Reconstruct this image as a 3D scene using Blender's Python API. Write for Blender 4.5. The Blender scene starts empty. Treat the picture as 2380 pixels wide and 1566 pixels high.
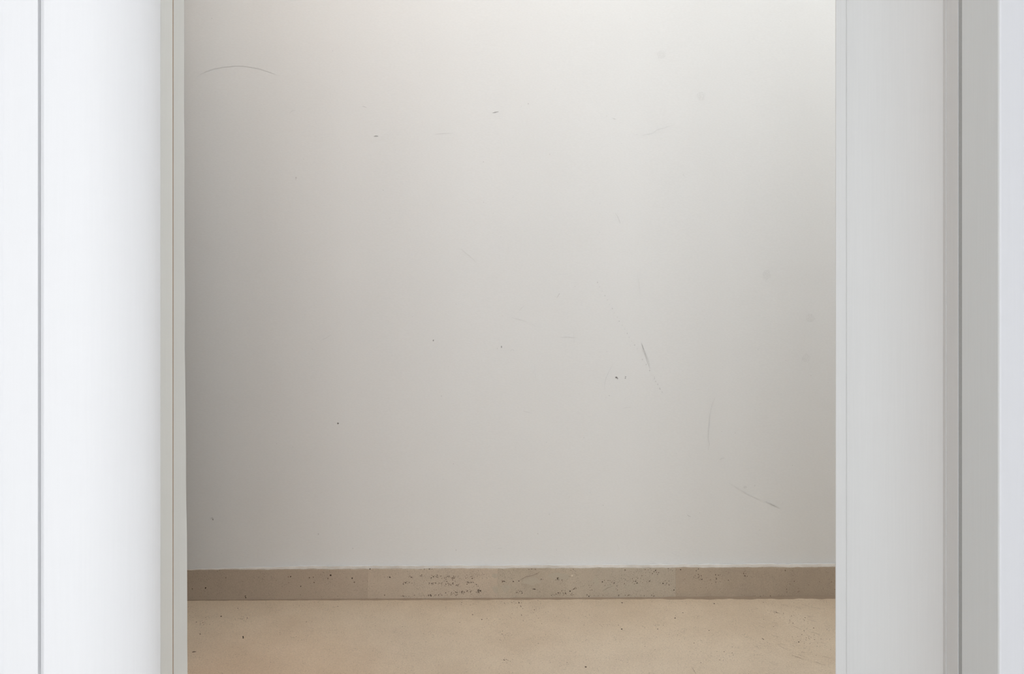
import bpy, bmesh, math, random, os
from mathutils import Vector

# ------------------------------------------------------------------ camera, world, lights, exposure
sc = bpy.context.scene
COL = sc.collection
F = 2275.0            # focal length in pixels of the 2380 x 1566 frame
CX, HY = 1190.0, 296.0  # principal column, horizon row (shift lens, level camera)
CAMZ = 1.25

cam_data = bpy.data.cameras.new('camera')
cam = bpy.data.objects.new('camera', cam_data)
COL.objects.link(cam)
cam.location = (0, 0, CAMZ)
cam.rotation_euler = (math.pi / 2, 0, 0)
cam_data.sensor_width = 36.0
cam_data.lens = 36.0 * F / 2380.0
cam_data.shift_y = (HY - 783.0) / 2380.0
cam_data.clip_start = 0.02
sc.camera = cam

world = bpy.data.worlds.new('world')
sc.world = world
world.use_nodes = True
world.node_tree.nodes['Background'].inputs[0].default_value = (0.80, 0.88, 1.0, 1)
world.node_tree.nodes['Background'].inputs[1].default_value = 0.0

sc.view_settings.view_transform = 'Standard'
sc.view_settings.look = 'None'
sc.view_settings.exposure = 0.15
sc.view_settings.gamma = 1.0
sc.view_settings.use_curve_mapping = False
sc.cycles.max_bounces = 6
sc.cycles.diffuse_bounces = 5
sc.cycles.glossy_bounces = 2
sc.cycles.caustics_reflective = False
sc.cycles.caustics_refractive = False
sc.cycles.use_light_tree = False

# name: (type, location, direction, size_x, size_y, (r,g,b) power)
#LIGHTS_BEGIN
LIGHTS = {
    # daylight entering through three tall windows in the wall behind the camera
    'daylight_window_1': ('AREA', (-0.85, -1.87, 1.15), (0, 1, 0), 0.6, 2.2, (7.05, 7.1, 7.2)),
    'daylight_window_2': ('AREA', (-0.15, -1.87, 1.15), (0, 1, 0), 0.6, 2.2, (16.3, 16.5, 16.8)),
    'daylight_window_3': ('AREA', (0.55, -1.87, 1.15), (0, 1, 0), 0.6, 2.2, (13.5, 13.6, 13.8)),
    # fill light at an added window in the left wall, for the right reveal
    'fill_light_left': ('AREA', (-2.25, -0.5, 1.15), (1, 0, 0), 1.0, 2.2, (7.5, 7.55, 7.7)),
    # row of ceiling spots in the corridor, tilted at the wall
    'corridor_spot_1': ('AREA', (-0.6, 1.6, 2.4), (0, 0.85, -0.75), 0.16, 0.16, (2.8, 2.35, 2.0)),
    'corridor_spot_2': ('AREA', (0.0, 1.6, 2.4), (0, 0.85, -0.75), 0.16, 0.16, (4.1, 4.0, 3.9)),
    'corridor_spot_3': ('AREA', (1.0, 1.6, 2.4), (0, 0.85, -0.75), 0.16, 0.16, (0.65, 0.65, 0.67)),
    'corridor_spot_4': ('AREA', (1.5, 1.6, 2.4), (0, 0.85, -0.75), 0.16, 0.16, (10.9, 10.7, 10.3)),
    # narrow warm downlight by the added wooden leaf
    'warm_downlight': ('SPOT', (-0.55, 1.85, 2.45), (-0.012, 0.11, -1), 0.34, 0.9, (9.0, 3.6, 0.6)),
}
#LIGHTS_END

def add_light(name, spec):
    typ, loc, d, sx, sy, col = spec
    L = bpy.data.lights.new(name, typ)
    m = max(col)
    L.energy = m
    L.color = tuple(c / m for c in col)
    if typ == 'AREA':
        L.shape = 'RECTANGLE'
        L.size, L.size_y = sx, sy
    elif typ == 'SPOT':
        L.shadow_soft_size = 0.03
        L.spot_size = sx
        L.spot_blend = sy
    o = bpy.data.objects.new(name, L)
    o.location = loc
    o.rotation_euler = Vector(d).to_track_quat('-Z', 'Y').to_euler()
    COL.objects.link(o)
    return o

for n_, s_ in LIGHTS.items():
    add_light(n_, s_)

# ------------------------------------------------------------------ helpers
def X(px, y):
    """scene x of picture column px at depth y"""
    return (px - CX) / F * y

def Zr(row, y):
    return CAMZ - (row - HY) / F * y

def link(name, me, mat, parent=None, kind=None, label=None, category=None):
    o = bpy.data.objects.new(name, me)
    COL.objects.link(o)
    if mat is not None:
        for m in (mat if isinstance(mat, (list, tuple)) else [mat]):
            me.materials.append(m)
    if parent is not None:
        o.parent = parent
    if kind:
        o['kind'] = kind
    if label:
        o['label'] = label
    if category:
        o['category'] = category
    return o

def empty(name, loc, label, category, kind='structure'):
    o = bpy.data.objects.new(name, None)
    o.empty_display_size = 0.1
    COL.objects.link(o)
    o.location = loc
    o['kind'] = kind
    o['label'] = label
    o['category'] = category
    return o

def child(o, parent):
    o.parent = parent
    o.matrix_parent_inverse = parent.matrix_basis.inverted()
    return o

def mesh_from(verts, faces, name, smooth=False):
    me = bpy.data.meshes.new(name)
    me.from_pydata(verts, [], faces)
    bm = bmesh.new()
    bm.from_mesh(me)
    bmesh.ops.recalc_face_normals(bm, faces=bm.faces[:])
    bm.to_mesh(me)
    bm.free()
    if smooth:
        for p in me.polygons:
            p.use_smooth = True
    me.update()
    return me

def prism(name, pts, z0, z1, warp=None, nz=1, smooth_idx=None):
    """vertical extrusion of a plan outline; warp(x, y, z, i) -> (x, y, z); smooth_idx: outline edges shaded smooth"""
    n = len(pts)
    vs, fs = [], []
    for k in range(nz + 1):
        z = z0 + (z1 - z0) * k / nz
        for i, (x, y) in enumerate(pts):
            vs.append(warp(x, y, z, i) if warp else (x, y, z))
    side = []
    for k in range(nz):
        for i in range(n):
            j = (i + 1) % n
            fs.append((k * n + i, k * n + j, (k + 1) * n + j, (k + 1) * n + i))
            side.append(i)
    fs.append(tuple(reversed(range(n))))
    fs.append(tuple(range(nz * n, nz * n + n)))
    me = mesh_from(vs, fs, name)
    if smooth_idx:
        for f, p in enumerate(me.polygons):
            if f < len(side) and side[f] in smooth_idx:
                p.use_smooth = True
        bm = bmesh.new()
        bm.from_mesh(me)
        for e in bm.edges:
            if not all(f.smooth for f in e.link_faces):
                e.smooth = False
        bm.to_mesh(me)
        bm.free()
    return me

def box(name, x0, x1, y0, y1, z0, z1, bevel=0.0):
    me = prism(name, [(x0, y0), (x1, y0), (x1, y1), (x0, y1)], z0, z1)
    if bevel:
        bm = bmesh.new()
        bm.from_mesh(me)
        bmesh.ops.bevel(bm, geom=bm.edges[:], offset=bevel, segments=2, profile=0.7, affect='EDGES')
        bm.to_mesh(me)
        bm.free()
    return me

# ------------------------------------------------------------------ materials
def new_mat(name):
    m = bpy.data.materials.new(name)
    m.use_nodes = True
    nt = m.node_tree
    return m, nt, nt.nodes['Principled BSDF']

def N(nt, typ, **kw):
    n = nt.nodes.new(typ)
    for k, v in kw.items():
        if k in n.inputs:
            n.inputs[k].default_value = v
        else:
            setattr(n, k, v)
    return n

def paint(name, col, rough=0.55, streak=0.012, bump=0.02, vertical=True, spec=0.3):
    """painted surface: faint brushed streaks in tone and relief"""
    m, nt, b = new_mat(name)
    tc = N(nt, 'ShaderNodeTexCoord')
    mp = N(nt, 'ShaderNodeMapping')
    mp.inputs['Scale'].default_value = (420, 420, 9) if vertical else (6, 6, 220)
    nt.links.new(tc.outputs['Object'], mp.inputs['Vector'])
    nz = N(nt, 'ShaderNodeTexNoise', Scale=1.0, Detail=1.0)
    nt.links.new(mp.outputs[0], nz.inputs['Vector'])
    mr = N(nt, 'ShaderNodeMapRange')
    mr.inputs['From Min'].default_value = 0.25
    mr.inputs['From Max'].default_value = 0.75
    mr.inputs['To Min'].default_value = 1 - streak
    mr.inputs['To Max'].default_value = 1 + streak
    nt.links.new(nz.outputs['Fac'], mr.inputs['Value'])
    vm = N(nt, 'ShaderNodeVectorMath', operation='SCALE')
    vm.inputs[0].default_value = col
    nt.links.new(mr.outputs[0], vm.inputs['Scale'])
    nt.links.new(vm.outputs[0], b.inputs['Base Color'])
    b.inputs['Roughness'].default_value = rough
    b.inputs['Specular IOR Level'].default_value = spec
    bp = N(nt, 'ShaderNodeBump', Strength=bump, Distance=0.002)
    nt.links.new(nz.outputs['Fac'], bp.inputs['Height'])
    nt.links.new(bp.outputs[0], b.inputs['Normal'])
    return m

def plaster(name, col):
    """rolled matt wall paint: fine grain, very faint large mottling"""
    m, nt, b = new_mat(name)
    tc = N(nt, 'ShaderNodeTexCoord')
    n1 = N(nt, 'ShaderNodeTexNoise', Scale=5.0, Detail=1.0)
    n2 = N(nt, 'ShaderNodeTexNoise', Scale=420.0, Detail=0.0)
    mp = N(nt, 'ShaderNodeMapping')
    mp.inputs['Scale'].default_value = (0.4, 1, 1)
    nt.links.new(tc.outputs['Object'], n1.inputs['Vector'])
    nt.links.new(tc.outputs['Object'], mp.inputs['Vector'])
    nt.links.new(mp.outputs[0], n2.inputs['Vector'])
    r1 = N(nt, 'ShaderNodeMapRange')
    r1.inputs['To Min'].default_value = 0.985
    r1.inputs['To Max'].default_value = 1.015
    nt.links.new(n1.outputs['Fac'], r1.inputs['Value'])
    r2 = N(nt, 'ShaderNodeMapRange')
    r2.inputs['To Min'].default_value = 0.98
    r2.inputs['To Max'].default_value = 1.02
    nt.links.new(n2.outputs['Fac'], r2.inputs['Value'])
    mu = N(nt, 'ShaderNodeMath', operation='MULTIPLY')
    nt.links.new(r1.outputs[0], mu.inputs[0])
    nt.links.new(r2.outputs[0], mu.inputs[1])
    vm = N(nt, 'ShaderNodeVectorMath', operation='SCALE')
    vm.inputs[0].default_value = col
    nt.links.new(mu.outputs[0], vm.inputs['Scale'])
    nt.links.new(vm.outputs[0], b.inputs['Base Color'])
    b.inputs['Roughness'].default_value = 0.8
    b.inputs['Specular IOR Level'].default_value = 0.2
    bp = N(nt, 'ShaderNodeBump', Strength=0.06, Distance=0.001)
    nt.links.new(n2.outputs['Fac'], bp.inputs['Height'])
    nt.links.new(bp.outputs[0], b.inputs['Normal'])
    return m

def stone(name, c_dark, c_light, grey, rough=0.6, scale=1.0, pit=0.66, seed=0.0, cloud=0.35):
    """beige limestone: clouds, fine grain, small pores"""
    m, nt, b = new_mat(name)
    tc = N(nt, 'ShaderNodeTexCoord')
    mp = N(nt, 'ShaderNodeMapping')
    mp.inputs['Location'].default_value = (seed, seed * 0.7, seed * 0.3)
    nt.links.new(tc.outputs['Object'], mp.inputs['Vector'])
    n1 = N(nt, 'ShaderNodeTexNoise', Scale=7.0 * scale, Detail=4.0, Roughness=0.6)
    n2 = N(nt, 'ShaderNodeTexNoise', Scale=260.0 * scale, Detail=2.0, Roughness=0.7)
    n3 = N(nt, 'ShaderNodeTexNoise', Scale=2.2 * scale, Detail=1.0)
    n4 = N(nt, 'ShaderNodeTexNoise', Scale=520.0 * scale, Detail=0.0)
    n5 = N(nt, 'ShaderNodeTexNoise', Scale=26.0 * scale, Detail=1.0)
    for n in (n1, n2, n3, n4, n5):
        nt.links.new(mp.outputs[0], n.inputs['Vector'])
    cr = N(nt, 'ShaderNodeMapRange')
    cr.inputs['From Min'].default_value = 0.3
    cr.inputs['From Max'].default_value = 0.7
    nt.links.new(n1.outputs['Fac'], cr.inputs['Value'])
    mx = N(nt, 'ShaderNodeMix', data_type='RGBA')
    mx.inputs[6].default_value = (*c_dark, 1)
    mx.inputs[7].default_value = (*c_light, 1)
    nt.links.new(cr.outputs[0], mx.inputs[0])
    g = N(nt, 'ShaderNodeMapRange')
    g.inputs['From Min'].default_value = 0.45
    g.inputs['From Max'].default_value = 0.7
    g.inputs['To Max'].default_value = cloud
    nt.links.new(n3.outputs['Fac'], g.inputs['Value'])
    mg = N(nt, 'ShaderNodeMix', data_type='RGBA')
    nt.links.new(g.outputs[0], mg.inputs[0])
    nt.links.new(mx.outputs[2], mg.inputs[6])
    mg.inputs[7].default_value = (*grey, 1)
    gr = N(nt, 'ShaderNodeMapRange')
    gr.inputs['From Min'].default_value = 0.3
    gr.inputs['From Max'].default_value = 0.7
    gr.inputs['To Min'].default_value = 0.92
    gr.inputs['To Max'].default_value = 1.08
    nt.links.new(n2.outputs['Fac'], gr.inputs['Value'])
    # pores: small-scale noise peaks, gated by a middle-scale noise so they come in groups
    pa = N(nt, 'ShaderNodeMath', operation='MULTIPLY_ADD')
    nt.links.new(n5.outputs['Fac'], pa.inputs[0])
    pa.inputs[1].default_value = 0.28
    nt.links.new(n4.outputs['Fac'], pa.inputs[2])
    pr = N(nt, 'ShaderNodeMapRange')
    pr.inputs['From Min'].default_value = pit + 0.17
    pr.inputs['From Max'].default_value = pit + 0.25
    pr.inputs['To Min'].default_value = 1.0
    pr.inputs['To Max'].default_value = 0.55
    nt.links.new(pa.outputs[0], pr.inputs['Value'])
    mu = N(nt, 'ShaderNodeMath', operation='MULTIPLY')
    nt.links.new(gr.outputs[0], mu.inputs[0])
    nt.links.new(pr.outputs[0], mu.inputs[1])
    vm = N(nt, 'ShaderNodeVectorMath', operation='SCALE')
    nt.links.new(mg.outputs[2], vm.inputs[0])
    nt.links.new(mu.outputs[0], vm.inputs['Scale'])
    nt.links.new(vm.outputs[0], b.inputs['Base Color'])
    b.inputs['Roughness'].default_value = rough
    b.inputs['Specular IOR Level'].default_value = 0.35
    bp = N(nt, 'ShaderNodeBump', Strength=0.25, Distance=0.001)
    nt.links.new(n2.outputs['Fac'], bp.inputs['Height'])
    nt.links.new(bp.outputs[0], b.inputs['Normal'])
    return m

def flat(name, col, rough=0.8):
    m, nt, b = new_mat(name)
    tc = N(nt, 'ShaderNodeTexCoord')
    nz = N(nt, 'ShaderNodeTexNoise', Scale=300.0, Detail=2.0)
    nt.links.new(tc.outputs['Object'], nz.inputs['Vector'])
    r = N(nt, 'ShaderNodeMapRange')
    r.inputs['To Min'].default_value = 0.9
    r.inputs['To Max'].default_value = 1.1
    nt.links.new(nz.outputs['Fac'], r.inputs['Value'])
    vm = N(nt, 'ShaderNodeVectorMath', operation='SCALE')
    vm.inputs[0].default_value = col
    nt.links.new(r.outputs[0], vm.inputs['Scale'])
    nt.links.new(vm.outputs[0], b.inputs['Base Color'])
    b.inputs['Roughness'].default_value = rough
    b.inputs['Specular IOR Level'].default_value = 0.2
    return m

def matt(name, col):
    m, nt, b = new_mat(name)
    d = N(nt, 'ShaderNodeBsdfDiffuse')
    d.inputs['Color'].default_value = (*col, 1)
    nt.links.new(d.outputs[0], nt.nodes['Material Output'].inputs['Surface'])
    nt.nodes.remove(b)
    return m

WALLC = (0.763, 0.784, 0.789)
M_plain_hall = matt('matt_corridor_paint', WALLC)
M_plain_room = matt('matt_room_paint', (0.82, 0.826, 0.838))
M_hall = plaster('hall_wall_paint', WALLC)
M_room = paint("cool_white_paint", (0.82, 0.826, 0.838), rough=0.5, streak=0.006)
M_room_dim = paint('cool_white_paint_dimmed', (0.675, 0.682, 0.705), rough=0.5, streak=0.006)  # room paint darkened to stand for weaker light on the right side
M_jamb = paint('warm_grey_white_paint', (0.79, 0.795, 0.765), rough=0.5)
M_groove_shade = flat('groove_shade_grey', (0.40, 0.41, 0.405))  # shade of the right groove, put into the colour
M_jamb_shade = paint('warm_grey_white_paint_shaded', (0.72, 0.725, 0.70), rough=0.5)  # jamb paint darkened for the shade on its corridor strip
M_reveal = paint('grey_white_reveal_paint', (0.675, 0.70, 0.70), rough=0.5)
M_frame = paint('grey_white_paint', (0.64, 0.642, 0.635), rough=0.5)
M_seal = flat('brown_seal', (0.42, 0.31, 0.22))
M_floor = stone('limestone_floor', (0.62, 0.51, 0.385), (0.70, 0.59, 0.455), (0.69, 0.615, 0.51), pit=0.70, seed=3.1)
M_roomfloor = matt('pale_room_floor', (0.83, 0.825, 0.815))
M_wood = flat('warm_brown_wood', (0.42, 0.22, 0.09), rough=0.5)
M_ledge = stone('paint_smeared_stone', (0.56, 0.52, 0.465), (0.76, 0.73, 0.685), (0.66, 0.62, 0.565), rough=0.7, pit=0.72, scale=2.0, seed=9.0)
M_grout = flat('brown_joint', (0.33, 0.26, 0.195))
M_pit = flat('pore_dark', (0.035, 0.025, 0.018))
M_pit2 = flat('pore_brown', (0.17, 0.13, 0.10))
M_fleck = flat('pale_fleck', (0.66, 0.60, 0.50))
M_ceiling = matt('ceiling_paint', (0.82, 0.82, 0.81))

# ------------------------------------------------------------------ large structure
HX = 2.3
TOP = 2.5
def wall_y(x):      # hall wall stands a touch out of square
    # plaster swells forward over the skirting towards the left
    t = max(0.0, min(1.0, (x + 0.87) / 0.36))
    return 2.6138 + 0.0095 * x - 0.0150 * (1 - t * t * (3 - 2 * t))
def base_y(x):      # front of the stone skirting
    return 2.5958 + 0.0095 * x
BH = 0.0804         # skirting height

# floors
YT = 1.30           # line under the doorway where the two floors meet
fl = link('floor', box('floor', -HX, HX, YT, 2.75, -0.1, 0.0), M_floor, kind='structure',
          label='beige limestone floor at the bottom of the picture', category='floor')
link('floor_room', box('floor_room', -HX, HX, -1.9, YT, -0.1, 0.0), M_roomfloor, kind='structure',
     label='pale room floor before the doorway, out of view', category='floor')

link('ceiling', box('ceiling', -HX, HX, -1.9, 2.75, TOP, TOP + 0.1), M_ceiling, kind='structure',
     label='white ceiling above the corridor, out of view', category='ceiling')

# far wall of the corridor
wb = link('wall_back', prism('wall_back', [(x_, wall_y(x_)) for x_ in [-HX] + [-0.88 + 0.01 * k_ for k_ in range(39)] + [HX]] + [(HX, 2.75), (-HX, 2.75)], 0.0, TOP, smooth_idx=set(range(40))),
          M_hall, kind='structure', label='large white painted corridor wall with faint scuffs seen through the doorway', category='wall')

# corridor ends and the room behind the camera
link('wall_corridor_left', box('wall_corridor_left', -1.40, -1.30, 1.42, 2.59, 0, TOP), M_plain_hall, kind='structure',
     label='white corridor end wall, out of view to the left', category='wall')
link('shade_leaf', box('shade_leaf', -0.822, -0.782, 1.44, 2.22, 0.008, 2.05, bevel=0.003), M_wood, kind='structure',  # unseen leaf added to shade the left wall edge and floor
     label='warm brown wooden leaf added to shade the left of the corridor, hidden behind the left jamb', category='door')
link('wall_corridor_right', box('wall_corridor_right', HX, HX + 0.1, 1.16, 2.75, 0, TOP), M_plain_hall, kind='structure',
     label='white corridor end wall, out of view to the right', category='wall')
link('wall_room_left', box('wall_room_left', -HX - 0.1, -HX, -1.9, 1.16, 0, TOP), M_plain_room, kind='structure',
     label='white room wall left of the camera, out of view', category='wall')
link('wall_room_right', box('wall_room_right', HX, HX + 0.1, -1.9, 1.16, 0, TOP), M_plain_room, kind='structure',
     label='white room wall right of the camera, out of view', category='wall')
link('wall_room_rear', box('wall_room_rear', -HX, HX, -2.0, -1.9, 0, TOP), M_plain_room, kind='structure',
     label='white room wall behind the camera, out of view', category='wall')

# ------------------------------------------------------------------ doorway, left side
Y1 = 1.16
HEAD = 2.12
YH = 1.42                               # corridor face of the door wall
XB0 = X(97, Y1)                         # outer edge of the rounded post
XG = X(88, Y1)
link('wall_left', box('wall_left', -HX, XG - 0.001, 1.182, YH, 0, TOP), M_room, kind='structure',
     label='strip of white room wall at the far left edge of the picture', category='wall')

link('trim_1', box('trim_1', X(7, Y1), XG, Y1, 1.181, 0, TOP, bevel=0.0012), M_room, kind='structure',
     label='flat white vertical board at the left edge, left of the thin dark groove', category='trim')

# rounded post: turns gradually from facing the room towards the doorway
pts = [(XG + 0.0002, Y1 + 0.05), (XG + 0.0002, Y1 + 0.0068), (XB0, Y1 + 0.0086)]
r0 = 0.004
for k in range(7):                      # small round-over at the groove
    t = math.pi / 2 * k / 6
    pts.append((XB0 + r0 - r0 * math.cos(t), Y1 + r0 - r0 * math.sin(t)))
TURN = [(0, 0), (0.2, 3), (0.42, 19), (0.65, 31), (0.82, 43), (0.93, 60), (1.0, 76)]
def turn(t):
    for (t0, a0), (t1, a1) in zip(TURN, TURN[1:]):
        if t <= t1:
            return math.radians(a0 + (a1 - a0) * (t - t0) / (t1 - t0))
    return math.radians(TURN[-1][1])
yc, pxc, p0, nst = Y1, 0.0, CX + pts[-1][0] * F / Y1, 400
xc = pts[-1][0]
for k in range(nst):
    pxk = p0 + (372.6 - p0) * (k + 0.5) / nst
    th = turn((k + 0.5) / nst)
    sx = (pxk - CX) / F
    dx = yc * (372.6 - p0) / nst / F / (1 - math.tan(th) * sx)
    xc += dx
    yc += math.tan(th) * dx
    if k % 10 == 9:
        pts.append((xc, yc))
nfront = len(pts)
YE, XL = yc, xc                         # inner arris of the post
pts += [(xc - 0.004, yc + 0.0006), (XG + 0.0002, yc + 0.0006)]
link('trim_2', prism('trim_2', pts, 0, TOP, smooth_idx=set(range(3, nfront - 1))), M_room, kind='structure',
     label='smooth white rounded post forming the left side of the doorway', category='trim')

# lining in two strips with a brown seal between
YA0, YA1 = YE + 0.0012, abs(XL) / ((CX - 401.3) / F)
YB0 = abs(XL) / ((CX - 403.6) / F)
YB1 = abs(XL) / ((CX - 430) / F)
d1 = empty('door_1', (0, 1.3, 0), 'white painted door lining around the opening to the corridor', 'door frame')
def lean(x, y, z, i):
    # the corridor edge of the lining is slightly out of plumb and bowed
    if YB1 + 0.004 > y > YB1 - 0.004 and x > XL - 0.004:
        row = HY + (CAMZ - z) * F / y
        row = max(-100, min(1700, row))
        px = 427.3 + 2.4 * max(0, row) / 800.0 if row < 800 else 429.7 + (row - 800) * 5.4 / 560.0
        px = min(px, 435.4) + 0.35 * math.sin(row * 0.021) + 0.2 * math.sin(row * 0.067)
        return (X(px, y), y, z)
    return (x, y, z)
child(link('jamb_strip', box('jamb_strip', XB0, XL, YA0, YA1, 0, HEAD, bevel=0.0005), M_jamb), d1)
child(link('jamb_seal', box('jamb_seal', XB0, XL - 0.0002, YA1, YB0, 0, HEAD), M_seal), d1)['label'] = 'thin brown seal line between the strips of the left jamb'
me = prism('jamb_edge_strip', [(XB0, YB0), (XL, YB0), (XL, YB1 - 0.001), (XL - 0.001, YB1), (XL - 0.08, YH - 0.001), (XB0, YH - 0.001)], 0, HEAD, warp=lean, nz=60)
child(link('jamb_edge_strip', me, M_jamb_shade), d1)

# ------------------------------------------------------------------ doorway, right side
XRo = X(2322, Y1)                       # outer arris
YR1 = XRo / ((2236 - CX) / F)
YR2 = XRo / ((2226 - CX) / F)
YR3 = XRo / ((2200 - CX) / F)
YR4 = YR3 + 0.010
XR4 = X(2192, YR4)
YR5 = YR4 + 0.08
XR = X(1968, YR5)
YR6 = YR5 + 0.003
XR6 = X(1942.3, YR6)
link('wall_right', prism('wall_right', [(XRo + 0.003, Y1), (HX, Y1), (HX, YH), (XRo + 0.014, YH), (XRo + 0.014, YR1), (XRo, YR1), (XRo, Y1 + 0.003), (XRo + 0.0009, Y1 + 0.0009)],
                         0, TOP), [M_room_dim, M_reveal], kind='structure',
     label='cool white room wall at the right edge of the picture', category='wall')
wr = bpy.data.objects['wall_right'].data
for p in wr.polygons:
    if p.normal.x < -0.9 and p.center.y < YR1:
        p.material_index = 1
child(link('groove_shade_strip', box('groove_shade_strip', XRo + 0.0012, XRo + 0.0132, YR1 + 0.0003, YR2 - 0.0003, 0, HEAD), M_groove_shade), d1)['label'] = 'grey strip coloured as the shade in the groove of the right door frame'  # fills the groove with its shade colour
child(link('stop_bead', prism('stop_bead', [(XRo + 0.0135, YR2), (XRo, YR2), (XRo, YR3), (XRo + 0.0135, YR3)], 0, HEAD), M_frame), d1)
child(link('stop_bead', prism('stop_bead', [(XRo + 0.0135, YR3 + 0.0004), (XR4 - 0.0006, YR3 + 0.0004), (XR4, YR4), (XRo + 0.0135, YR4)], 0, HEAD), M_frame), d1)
sp = [(XRo + 0.0135, YR4 + 0.0006)]
for k in range(17):                     # shallow curve, turning to face the room towards the opening
    t = k / 16
    px = 2192 + (1968.5 - 2192) * t
    y = YR4 + 0.0006 + (YR5 - YR4) * (1 - (1 - t) ** 1.7)
    sp.append((X(px, y), y))
sp += [(X(1967.4, YR5 + 0.0014), YR5 + 0.0014), (X(1966.0, YR5 + 0.0007), YR5 + 0.0007), (XR6 + 0.0006, YR6), (XR6, YR6 + 0.0012), (XR6 + 0.03, YH - 0.001), (XRo + 0.0135, YH - 0.001)]
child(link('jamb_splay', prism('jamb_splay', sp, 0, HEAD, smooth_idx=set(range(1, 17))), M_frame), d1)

# head of the doorway, above the picture
link('wall_lintel', box('wall_lintel', XRo * -0.95, XRo + 0.013, 1.32, YH, HEAD, TOP), M_plain_room, kind='structure',
     label='white wall above the doorway, out of view', category='wall')

# ------------------------------------------------------------------ stone skirting
bb = empty('baseboard_back', (0, 2.6, 0), 'beige limestone skirting along the foot of the white corridor wall', 'baseboard')
rng = random.Random(7)
def bx(px):
    return X(px, 2.596)
seams = [-HX, bx(-120), bx(300), bx(855), bx(1157), bx(1571), bx(2030), bx(2500), HX]
tile_cols = [
    ((0.30, 0.245, 0.19), (0.34, 0.28, 0.22), (0.34, 0.29, 0.23)),
    ((0.30, 0.245, 0.19), (0.34, 0.28, 0.22), (0.34, 0.29, 0.23)),
    ((0.335, 0.278, 0.22), (0.38, 0.32, 0.257), (0.375, 0.323, 0.262)),
    ((0.37, 0.312, 0.25), (0.445, 0.38, 0.305), (0.40, 0.355, 0.29)),
    ((0.34, 0.295, 0.235), (0.40, 0.35, 0.28), (0.36, 0.325, 0.27)),
    ((0.32, 0.27, 0.215), (0.36, 0.305, 0.24), (0.34, 0.30, 0.25)),
    ((0.30, 0.245, 0.19), (0.34, 0.28, 0.22), (0.34, 0.29, 0.23)),
    ((0.30, 0.245, 0.19), (0.34, 0.28, 0.22), (0.34, 0.29, 0.23)),
]
def top_wob(x):
    return 0.0004 * math.sin(x * 31) + 0.0003 * math.sin(x * 83 + 1) + 0.0003 * math.sin(x * 190 + 2)
for k in range(len(seams) - 1):
    x0, x1 = seams[k] + 0.0001, seams[k + 1] - 0.0001
    n = max(6, int((x1 - x0) / 0.008))
    vs, fs = [], []
    for i in range(n + 1):
        x = x0 + (x1 - x0) * i / n
        yb, yw = base_y(x), wall_y(x) - 0.0003
        zt = BH + top_wob(x)
        vs += [(x, yb, 0.0005), (x, yb, zt - 0.0008), (x, yb + 0.0008, zt), (x, yw, zt), (x, yw, 0.0005)]
    for i in range(n):
        for j in range(5):
            a, b = i * 5 + j, i * 5 + (j + 1) % 5
            fs.append((a, b, b + 5, a + 5))
    fs.append((0, 1, 2, 3, 4))
    fs.append(tuple(n * 5 + j for j in range(5)))
    me = mesh_from(vs, fs, 'baseboard_tile')
    c = [tuple(v * 1.3 for v in q) for q in tile_cols[k]]
    mt = stone('limestone_tile_%d' % k, c[0], c[1], c[2], pit=0.69 if k not in (3, 4) else 0.66, seed=1.7 * k, scale=1.3, cloud=0.6)
    child(link('baseboard_tile', me, mt), bb)

# paint and filler smeared over the ledge, running up into the wall; at the left it swells to the front edge
vs, fs = [], []
x0, x1 = -HX, HX
n = 900
for i in range(n + 1):
    x = x0 + (x1 - x0) * i / n
    px = CX + x * F / 2.6
    wob = 0.0006 * math.sin(x * 57) + 0.0005 * math.sin(x * 141 + 1.3) + 0.0004 * math.sin(x * 333)
    yb, yw = base_y(x), wall_y(x)
    d = yw - yb
    z = BH + top_wob(x)
    front = yb + min(d * 0.3, 0.0010 + max(0, 0.0012 + 1.3 * wob))
    up = 0.0022 + 0.0005 * math.sin(x * 47 + 2) + 0.0004 * math.sin(x * 210)
    vs += [(x, front, z + 0.0002), (x, yb + d * 0.62 + wob * d * 80, z + 0.0009), (x, yw - 0.14 * d, z + 0.0015), (x, yw - 0.0004, z + up)]
for i in range(n):
    for j in range(3):
        a = i * 4 + j
        fs.append((a, a + 1, a + 5, a + 4))
me = bpy.data.meshes.new('paint_edge')
me.from_pydata(vs, [], fs)
for f, p in enumerate(me.polygons):
    p.material_index = 1 if f % 3 == 2 else 0
me.update()
o = child(link('paint_edge', me, [M_ledge, M_hall]), bb)
o['label'] = 'uneven white paint edge on top of the stone skirting'

# brown joint between skirting and floor
vs, fs = [], []
for i in range(n + 1):
    x = x0 + (x1 - x0) * i / n
    px = CX + x * F / 2.6
    w = 0.0012 + 0.0014 * max(0, min(1, (px - 620) / 400.0)) + 0.0016 * max(0, min(1, (px - 1540) / 30.0))
    w *= 1 + 0.25 * math.sin(x * 63) + 0.15 * math.sin(x * 171)
    yb = base_y(x)
    vs += [(x, yb - 0.0002, 0.0012 + 0.6 * w), (x, yb - 1.6 * w, 0.0006), (x, yb - 1.6 * w - 0.0003, 0.0)]
for i in range(n):
    for j in range(2):
        a = i * 3 + j
        fs.append((a, a + 1, a + 4, a + 3))
me = bpy.data.meshes.new('floor_joint')
me.from_pydata(vs, [], fs)
me.update()
child(link('floor_joint', me, M_grout), bb)['label'] = 'thin brown joint where skirting meets floor'

#DETAILS
# ------------------------------------------------------------------ scuffs and specks on the corridor wall
def wall_pt(px, row, off):
    y = 2.61
    for _ in range(4):
        y = wall_y(X(px, y)) - off
    return (X(px, y), y, Zr(row, y))

def base_pt(px, row, off):
    y = 2.6
    for _ in range(4):
        y = base_y(X(px, y)) - off
    return (X(px, y), y, Zr(row, y))

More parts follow.
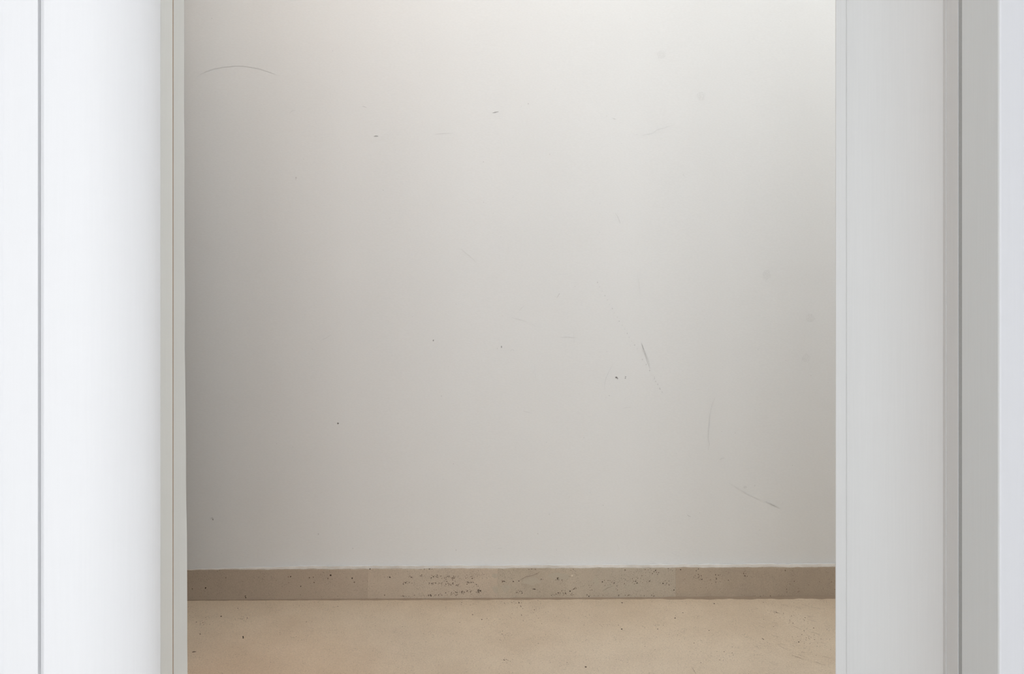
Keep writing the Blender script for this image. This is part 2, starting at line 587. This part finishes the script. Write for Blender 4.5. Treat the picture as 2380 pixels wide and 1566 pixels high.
def floor_pt(px, row, off):
    y = (CAMZ - off) * F / (row - HY)
    return (X(px, y), y, off)

class Marks:
    """thin marks lying on a surface, given by picture column and row of where they sit on that surface"""
    def __init__(self, fn, off):
        self.fn, self.off, self.v, self.f, self.m = fn, off, [], [], []
    def poly(self, pts, mi):
        i = len(self.v)
        self.v += [self.fn(p[0], p[1], self.off) for p in pts]
        self.f.append(tuple(range(i, i + len(pts))))
        self.m.append(mi)
    def line(self, pts, w, mi):
        for k in range(len(pts) - 1):
            (x0, y0), (x1, y1) = pts[k], pts[k + 1]
            d = math.hypot(x1 - x0, y1 - y0) or 1
            nx, ny = -(y1 - y0) / d * w / 2, (x1 - x0) / d * w / 2
            # ends taper
            t0 = 0.35 if k == 0 else 1.0
            t1 = 0.35 if k == len(pts) - 2 else 1.0
            self.poly([(x0 + nx * t0, y0 + ny * t0), (x1 + nx * t1, y1 + ny * t1), (x1 - nx * t1, y1 - ny * t1), (x0 - nx * t0, y0 - ny * t0)], mi)
    def blob(self, px, row, rx, ry, mi, rr=None, n=9):
        r = rr or rng
        self.poly([(px + rx * math.cos(2 * math.pi * k / n) * r.uniform(0.75, 1.2), row + ry * math.sin(2 * math.pi * k / n) * r.uniform(0.75, 1.2)) for k in range(n)], mi)
    def build(self, name, mats, parent, label):
        me = bpy.data.meshes.new(name)
        me.from_pydata(self.v, [], self.f)
        for p, mi in zip(me.polygons, self.m):
            p.material_index = mi
        me.update()
        bm = bmesh.new(); bm.from_mesh(me)
        for f in bm.faces:
            if f.normal.y > 0.3 or f.normal.z < -0.3:
                f.normal_flip()
        bm.to_mesh(me); bm.free()
        o = link(name, me, mats, kind='stuff', label=label)
        child(o, parent)
        return o

def shade(k, tint=(1, 1, 1)):
    return tuple(WALLC[i] * k * tint[i] for i in range(3))
M_s0 = flat('scuff_very_faint', shade(0.965))
M_s1 = flat('scuff_faint', shade(0.925))
M_s2 = flat('scuff_grey', shade(0.82))
M_s3 = flat('scuff_dark', shade(0.50))
M_s4 = flat('speck_dark', shade(0.28, (1, 0.95, 0.9)))
W = Marks(wall_pt, 0.00035)
for px, row in ((1537, 127), (1630, 224), (1781, 638), (1884, 739), (1874, 832)):
    W.blob(px, row, 10.5, 10.5, 0, n=16)
W2 = Marks(wall_pt, 0.0007)
for px, row in ((1537, 127), (1630, 226), (1781, 638), (1874, 832)):
    W2.blob(px, row, 7.0, 7.0, 0, n=14)
L = W2.line
L([(869, 316.8), (874, 316.0), (879, 316.4)], 2.6, 3)
L([(1145, 262), (1151, 261), (1159, 259.3)], 2.2, 3)
L([(1423.5, 274.5), (1427, 276), (1431.5, 277)], 2.0, 2)
L([(842, 247), (846, 247.7), (852, 250)], 1.8, 2)
L([(673.5, 264), (676, 260), (680, 257.5), (687, 256)], 2.2, 1)
W2.blob(688, 413, 2.0, 2.4, 2); W2.blob(687.5, 417, 1.2, 1.8, 1)
W2.blob(1227.7, 241, 1.8, 1.6, 2); W2.blob(1212, 247, 1.2, 1.2, 1)
W2.blob(1410, 269.5, 1.4, 1.4, 1)
W2.blob(1007.2, 791, 1.5, 2.6, 3); W2.blob(1165.7, 806, 1.3, 2.6, 3); W2.blob(1156, 809.5, 1.2, 1.2, 2)
L([(1185, 816), (1189, 813), (1193, 812), (1194, 816)], 1.6, 1)
W2.blob(1432.5, 877, 2.6, 2.2, 4); W2.blob(1435.5, 879.5, 1.5, 1.5, 3)
W2.blob(1454, 875.5, 1.5, 1.5, 3); W2.blob(1453.5, 879, 1.5, 1.3, 3)
W2.blob(785.5, 983.5, 2.0, 2.2, 4); L([(780, 983.5), (791, 983.5)], 1.0, 1); L([(785.5, 978), (785.5, 989)], 1.0, 1)
W2.blob(493, 1204.5, 3.2, 2.6, 2); W2.blob(495, 1207, 1.6, 2.2, 3); W2.blob(490, 1206, 2.4, 1.8, 1)
W2.blob(740, 1241, 2.0, 2.0, 2); L([(736, 1239), (740, 1242)], 1.4, 1)
L([(1071, 577), (1080, 586), (1093, 596), (1106, 609)], 2.0, 1)
L([(1430, 495), (1436, 504), (1440, 514), (1442, 520)], 2.4, 1)
x0_, y0_ = 1388, 656
for k in range(17):
    t = k / 16
    W2.blob(1388 + 92 * t + rng.uniform(-1, 1), 656 + 154 * t + 12 * math.sin(t * 3) * 0.3, 1.4, 1.7, 1 if k % 3 else 2, n=6)
L([(1491, 796), (1495, 812), (1502, 826), (1507, 842), (1511, 856)], 4.6, 1)
L([(1492, 800), (1499, 820), (1506, 838)], 1.6, 2)
for px, row in ((1493, 835), (1502, 847), (1510, 861), (1521, 880), (1524, 886), (1529, 893), (1533, 902), (1539, 911)):
    W2.blob(px, row, 1.3, 1.8, 2, n=6)
L([(1425.5, 845), (1416, 862), (1409, 877), (1406, 890), (1405, 903)], 1.4, 1)
L([(1301, 783.5), (1320, 783), (1340, 784.5)], 1.5, 1); L([(1333.5, 771), (1334, 797)], 1.4, 1)
L([(1300, 682), (1297, 688), (1294, 692)], 1.5, 2); W2.blob(1300, 683, 1.2, 1.4, 2)
L([(1219, 710), (1212, 716), (1206, 723)], 1.6, 1)
L([(1190, 738), (1206, 742), (1224, 747)], 1.4, 1); L([(1235, 752), (1244, 758)], 1.6, 1)
L([(1290, 639), (1320, 636)], 1.3, 1); L([(1228, 660), (1262, 661)], 1.3, 0)
L([(1242, 846), (1243, 865), (1246, 884)], 1.6, 0); L([(1331, 870), (1329, 890)], 1.6, 0)
L([(1284, 856), (1299, 850)], 1.4, 0)
L([(1481, 637), (1486, 662), (1488, 690)], 1.8, 0)
L([(1215, 955), (1225, 957.5), (1236, 960)], 1.8, 1)
L([(1447, 948), (1458, 947), (1468, 945.5)], 1.5, 1)
L([(1663, 923), (1655, 940), (1650, 965), (1647, 1000), (1646, 1020), (1649, 1032), (1646, 1046)], 1.8, 1)
L([(1673, 1068), (1678, 1065), (1684, 1064)], 4.0, 1)
L([(1690, 1120), (1715, 1134), (1740, 1149), (1765, 1161)], 2.2, 0)
L([(1700, 1126), (1712, 1133)], 1.4, 1)
L([(1780, 1165), (1795, 1172), (1812, 1180)], 5.0, 0); L([(1782, 1166), (1797, 1174), (1808, 1178)], 1.8, 1)
W2.blob(1732, 1132, 4.0, 3.4, 1); W2.blob(1754, 1128, 2.0, 2.0, 1)
L([(1597, 1196), (1601, 1199), (1606, 1200.5)], 2.0, 2); L([(1616, 1207.5), (1623, 1204.5)], 1.6, 1)
L([(1371, 1143), (1375, 1150)], 2.2, 1)
W2.blob(1277, 1195, 2.2, 2.4, 1); W2.blob(1402, 1174, 1.2, 1.0, 2); W2.blob(1357, 1017, 1.0, 1.0, 2)
L([(1157.5, 1273.5), (1167, 1274.3)], 1.6, 2); W2.blob(1250, 1240, 1.3, 1.3, 2)
L([(1434, 1265), (1437, 1271), (1440, 1277)], 1.4, 1)
L([(1561, 1285), (1570, 1289), (1581, 1294)], 2.0, 0)
L([(1493, 314), (1505, 312), (1517, 310), (1528, 301), (1545, 297), (1563, 291)], 1.6, 1); W2.blob(1480, 312.5, 1.4, 1.4, 1)
L([(1012, 311.5), (1030, 310), (1053, 309)], 1.4, 1)
L([(456, 180), (475, 167), (495, 160), (520, 155), (560, 152), (600, 158), (640, 172)], 2.2, 0)
L([(740, 321), (765, 317)], 1.6, 0); L([(892, 313), (934, 313)], 1.6, 0)
L([(747, 790), (757, 786), (770, 778)], 1.8, 1); L([(672, 668), (675, 664)], 2.0, 1); L([(684, 651), (690, 654)], 1.8, 1)
W2.blob(1124, 470, 1.4, 1.4, 1); W2.blob(1588, 406, 1.6, 1.6, 1); L([(1587, 405), (1594, 413)], 1.6, 1)
W2.blob(1394, 540, 1.2, 1.2, 1); W2.blob(1762, 812, 1.6, 2.2, 1); W2.blob(1709, 1006, 1.4, 2.0, 1)
W2.blob(1534, 904, 1.6, 1.6, 2); W2.blob(1416, 919, 1.3, 1.3, 2); L([(1617, 905), (1626, 906)], 1.4, 1)
W2.blob(820, 1274, 1.6, 1.4, 2); W2.blob(1060, 1278, 1.4, 1.4, 2); W2.blob(990, 1276, 1.2, 1.6, 1); W2.blob(1026, 920, 1.2, 1.2, 2)
r2 = random.Random(11)
for _ in range(150):                      # tiny faint specks
    W2.blob(r2.uniform(440, 1935), r2.uniform(20, 1300), r2.uniform(0.6, 1.3), r2.uniform(0.6, 1.3), 1 if r2.random() < 0.75 else 2, r2, n=6)
for _ in range(45):                       # tiny faint strokes
    px, row, a = r2.uniform(1000, 1920), r2.uniform(450, 1300), r2.uniform(-0.6, 0.6) + (math.pi / 2 if r2.random() < 0.3 else 0)
    l = r2.uniform(4, 14)
    L([(px, row), (px + l * math.cos(a), row + l * math.sin(a))], 1.3, 0)
WM = [M_s0, M_s1, M_s2, M_s3, M_s4]
W.build('smudge', WM, wb, 'faint round grey smudges on the right half of the white wall')
W2.build('scuff_mark', WM, wb, 'small scattered scuffs, scratches and dark specks on the white wall')

# ------------------------------------------------------------------ pores and flecks in the stone
Bm = Marks(base_pt, 0.00025)
r3 = random.Random(5)
def pore(Mk, px, row, s, mi, flatten=1.0):
    a = r3.uniform(0, math.pi)
    n = r3.choice((5, 6, 7))
    e = r3.uniform(0.45, 1.0)
    pts = []
    for k in range(n):
        t = 2 * math.pi * k / n
        u, v = s * math.cos(t) * r3.uniform(0.7, 1.2), s * e * math.sin(t) * r3.uniform(0.7, 1.2)
        pts.append((px + u * math.cos(a) - v * math.sin(a), row + (u * math.sin(a) + v * math.cos(a)) * flatten))
    Mk.poly(pts, mi)
for px, row, s, mi in ((478, 1366, 2.4, 0), (525, 1342.5, 1.6, 1), (570, 1385, 1.8, 0), (571, 1388.5, 1.7, 0), (670, 1340.5, 1.6, 1), (675.5, 1339.8, 1.8, 0),
                       (699, 1362.3, 1.9, 0), (719, 1342.5, 1.8, 1), (728, 1341, 1.4, 1), (730, 1353.5, 1.5, 1), (768.5, 1336.5, 2.2, 0), (818.5, 1343.5, 1.9, 0),
                       (823.5, 1352.7, 1.6, 1), (762, 1344, 1.5, 1), (671, 1354, 1.5, 1), (447, 1368, 1.5, 1), (894, 1383, 1.6, 1), (860, 1322, 1.6, 0),
                       (1540.5, 1355.5, 2.0, 0), (1566.5, 1371, 1.6, 0), (1435, 1371, 1.5, 1), (1555, 1359, 1.3, 1), (1663, 1335.5, 2.0, 1), (1670, 1336.5, 1.6, 1), (1674, 1335, 1.7, 1),
                       (1731.5, 1338, 2.2, 1), (1825, 1325.5, 1.8, 1), (1846, 1350.5, 1.4, 1), (1836, 1357, 1.4, 1), (1693, 1348, 1.5, 1), (1629, 1346, 1.4, 1),
                       (1193, 1351, 1.6, 0), (1206, 1350, 1.5, 0), (1258, 1346, 1.6, 0), (1325, 1373.5, 1.7, 0), (1333, 1381.5, 1.4, 1), (1296, 1346, 1.5, 0), (1262, 1346.5, 1.2, 1)):
    pore(Bm, px, row, s, mi)
L1 = lambda pts, w, mi: Bm.line(pts, w, mi)
clusters = [(905, 1341, 12, 2, 8), (953, 1341, 6, 2.5, 9), (976, 1338, 5, 2, 8), (1015, 1339, 14, 5, 22), (1050, 1341, 22, 4, 34), (1096, 1343, 6, 5, 8),
            (950, 1354, 10, 3, 12), (1012, 1356, 16, 3, 20), (1040, 1358, 8, 5, 12), (1062, 1358, 8, 4, 10), (1089, 1353, 7, 3, 14), (1107, 1360, 5, 4, 4),
            (1078, 1375, 22, 4, 26), (1112, 1373, 5, 4, 10), (1005, 1383, 26, 2.2, 26), (1050, 1380, 20, 4, 16), (940, 1385, 16, 1.5, 8),
            (1172, 1352, 6, 3, 7), (1205, 1375, 12, 5, 12), (1243, 1369, 6, 4, 8), (1297, 1347, 8, 5, 10), (1330, 1366, 8, 4, 6), (1310, 1378, 14, 4, 16), (1371, 1366, 3, 6, 5),
            (1430, 1355, 30, 10, 26), (1490, 1350, 25, 10, 22), (1530, 1330, 14, 4, 10), (1545, 1355, 14, 8, 8), (1620, 1338, 12, 6, 12), (1650, 1345, 20, 10, 16), (1732, 1332, 10, 6, 8),
            (1850, 1372, 20, 6, 8), (1310, 1382, 30, 2, 10), (1780, 1384, 60, 2, 12), (1000, 1322, 60, 1.5, 10), (1250, 1322, 60, 2, 10), (1550, 1325, 100, 3, 18), (1420, 1384, 100, 2, 16)]
for cx_, cy_, sx_, sy_, n_ in clusters:
    for _ in range(n_):
        pore(Bm, r3.gauss(cx_, sx_ * 0.6), max(1321, min(1386, r3.gauss(cy_, sy_ * 0.6))), r3.uniform(0.6, 1.6), 0 if r3.random() < 0.3 else (1 if r3.random() < 0.6 else 3))
for _ in range(420):
    pore(Bm, r3.uniform(436, 1942), r3.uniform(1324, 1386), r3.uniform(0.4, 1.0), 1 if r3.random() < 0.3 else 3)
for _ in range(110):                        # pale flecks, mostly right of the middle joint
    pore(Bm, r3.uniform(1120, 1720), r3.uniform(1326, 1384), r3.uniform(0.6, 1.5), 4)
Bm.blob(1329.5, 1337, 2.4, 2.4, 2, r3)
L1([(1206, 1349), (1216, 1344), (1222, 1340), (1236, 1337.5), (1248, 1333), (1254, 1328)], 1.2, 3)
L1([(1668, 1379), (1676, 1370), (1682, 1363)], 1.2, 4)
L1([(1668, 1355), (1680, 1355)], 2.0, 4)
L1([(1400, 1374), (1412, 1366), (1424, 1362)], 1.2, 3)
# pale worn patches
Bm2 = Marks(base_pt, 0.00012)
for px, row, a, b in ((1150, 1338, 8, 5), (1152, 1370, 7, 9), (1175, 1366, 10, 10), (1385, 1352, 7, 12), (1300, 1340, 26, 8), (1470, 1362, 16, 10), (1415, 1368, 14, 9), (1235, 1350, 20, 8)):
    Bm2.blob(px, row, a, b, 0, r3, n=14)
M_pit3 = flat('pore_soft', (0.30, 0.25, 0.20))
M_worn = flat('pale_worn_stone', (0.50, 0.45, 0.37))
M_worn2 = flat('faint_worn_stone', (0.475, 0.43, 0.35))
Bm.build('stone_pore', [M_pit, M_pit2, M_fleck, M_pit3, M_worn], bb, 'small dark pores in the stone skirting')
Bm2.build('worn_patch', [M_worn2], bb, 'pale worn patches on the stone skirting')

Fm = Marks(floor_pt, 0.0003)
for px, row, s, mi in ((465, 1473, 1.9, 1), (514, 1432, 2.2, 1), (456.5, 1445.5, 1.5, 1), (553, 1413.5, 1.5, 1), (712, 1445, 1.5, 1), (785, 1409, 1.3, 1), (872, 1454, 1.2, 1),
                       (1098.5, 1428, 2.0, 1), (1120, 1439.5, 1.6, 0), (1132, 1437, 1.2, 1), (1068.5, 1446, 1.4, 1), (1361.5, 1549.5, 2.8, 1), (1318, 1539.5, 1.5, 1), (1301.5, 1548, 1.3, 1),
                       (1242, 1417, 1.5, 1), (1212, 1429, 1.4, 1), (1251, 1436.5, 1.3, 1), (1251, 1495, 2.4, 3), (1445, 1461.5, 1.9, 0), (1528.5, 1461.5, 1.8, 0), (1418, 1390.5, 2.4, 0),
                       (1446, 1400.5, 1.9, 0), (1569, 1436, 1.9, 1), (1587, 1423.5, 1.8, 1), (1660, 1402.5, 1.9, 1), (1648, 1465, 1.8, 1), (1772, 1484, 2.1, 0), (1774.5, 1485.5, 1.4, 0),
                       (1856.5, 1491.5, 1.9, 1), (1805, 1423, 1.5, 1), (1798, 1456, 1.5, 1), (1683, 1514, 1.6, 1), (1613, 1494, 1.3, 1), (1891, 1459, 1.6, 1), (1892, 1475, 1.6, 3),
                       (1893, 1486, 1.5, 1), (1774, 1399.5, 1.5, 1), (1522, 1452.5, 1.2, 1), (1437, 1452, 1.2, 1), (1168, 1466, 1.8, 3), (1206, 1400.5, 2.0, 1), (1211, 1409.5, 2.2, 3)):
    pore(Fm, px, row, s, mi, 0.8)
Fm.poly([(563.5, 1478), (566, 1477.5), (566.5, 1483), (564.5, 1484)], 0)
Fm.line([(446, 1515.5), (450, 1514.5), (456, 1514)], 2.6, 1)
for cx_, cy_, sx_, sy_, n_ in ((560, 1435, 18, 8, 14), (470, 1440, 20, 20, 22), (1080, 1404, 14, 3, 9), (1215, 1400, 40, 5, 16), (1175, 1475, 20, 10, 14), (1180, 1535, 12, 5, 16), (1245, 1430, 60, 20, 26),
                               (1400, 1452, 30, 4, 14), (1530, 1452, 14, 1.5, 8), (1560, 1470, 40, 14, 16), (1830, 1435, 60, 16, 30), (1880, 1490, 40, 25, 40), (1700, 1520, 120, 25, 30), (690, 1480, 20, 5, 8)):
    for _ in range(n_):
        pore(Fm, min(1936, max(438, r3.gauss(cx_, sx_ * 0.6))), max(1395, min(1563, r3.gauss(cy_, sy_ * 0.6))), r3.uniform(0.5, 1.5), 1 if r3.random() < 0.3 else 3, 0.8)
for _ in range(700):
    pore(Fm, r3.uniform(438, 1938), r3.uniform(1396, 1566), r3.uniform(0.4, 0.9), 3 if r3.random() < 0.8 else 1, 0.8)
Fm.line([(1146, 1453), (1153, 1449.5)], 2.2, 2)
Fm.line([(1266, 1453), (1272.5, 1449.5)], 2.2, 2)
for _ in range(60):                         # fine trowel scratches at the right
    px, row = r3.uniform(1740, 1925), r3.uniform(1400, 1540)
    l = r3.uniform(6, 22)
    Fm.line([(px, row), (px + l, row + l * r3.uniform(0.2, 0.5))], 1.0, 3 if r3.random() < 0.5 else 4)
Fm.line([(1608, 1551), (1613, 1558), (1618, 1566)], 1.6, 3)
M_fsoft = flat('floor_pore_soft', (0.40, 0.33, 0.26))
M_fpale = flat('floor_scratch_pale', (0.74, 0.65, 0.53))
Fm.build('stone_pore', [M_pit, M_pit2, M_fpale, M_fsoft, M_fpale], fl, 'small dark pores and fine scratches in the limestone floor')

# ------------------------------------------------------------------ windows of the room, behind the camera
def window(name, x, w, label):
    o = empty(name, (x, -1.9, 0.05), label, 'window')
    for (a, b, z0, z1) in ((x - w / 2 - 0.05, x - w / 2, 0.0, 2.3), (x + w / 2, x + w / 2 + 0.05, 0.0, 2.3), (x - w / 2, x + w / 2, 2.25, 2.3), (x - w / 2, x + w / 2, 0.0, 0.05)):
        child(link('window_frame', box('window_frame', a + 0.0005, b - 0.0005, -1.899, -1.84, z0 + 0.001, z1 - 0.001, bevel=0.002), M_room), o)
    return o
window('window_1', -0.85, 0.6, 'tall white framed window behind the camera, leftmost, out of view')
window('window_2', -0.15, 0.6, 'tall white framed window behind the camera, middle one, out of view')
window('window_3', 0.55, 0.6, 'tall white framed window behind the camera, rightmost, out of view')
w4 = empty('added_window_4', (-HX, -0.5, 0.05), 'tall white framed window added around the fill light in the left room wall, out of view', 'window')  # frame added around the left fill light
for (a, b, z0, z1) in ((-1.05, -1.0, 0.0, 2.3), (0.0, 0.05, 0.0, 2.3), (-1.0, 0.0, 2.25, 2.3), (-1.0, 0.0, 0.0, 0.05)):
    child(link('window_frame', box('window_frame', -HX + 0.001, -HX + 0.06, a + 0.0005, b - 0.0005, z0 + 0.001, z1 - 0.001, bevel=0.002), M_room), w4)
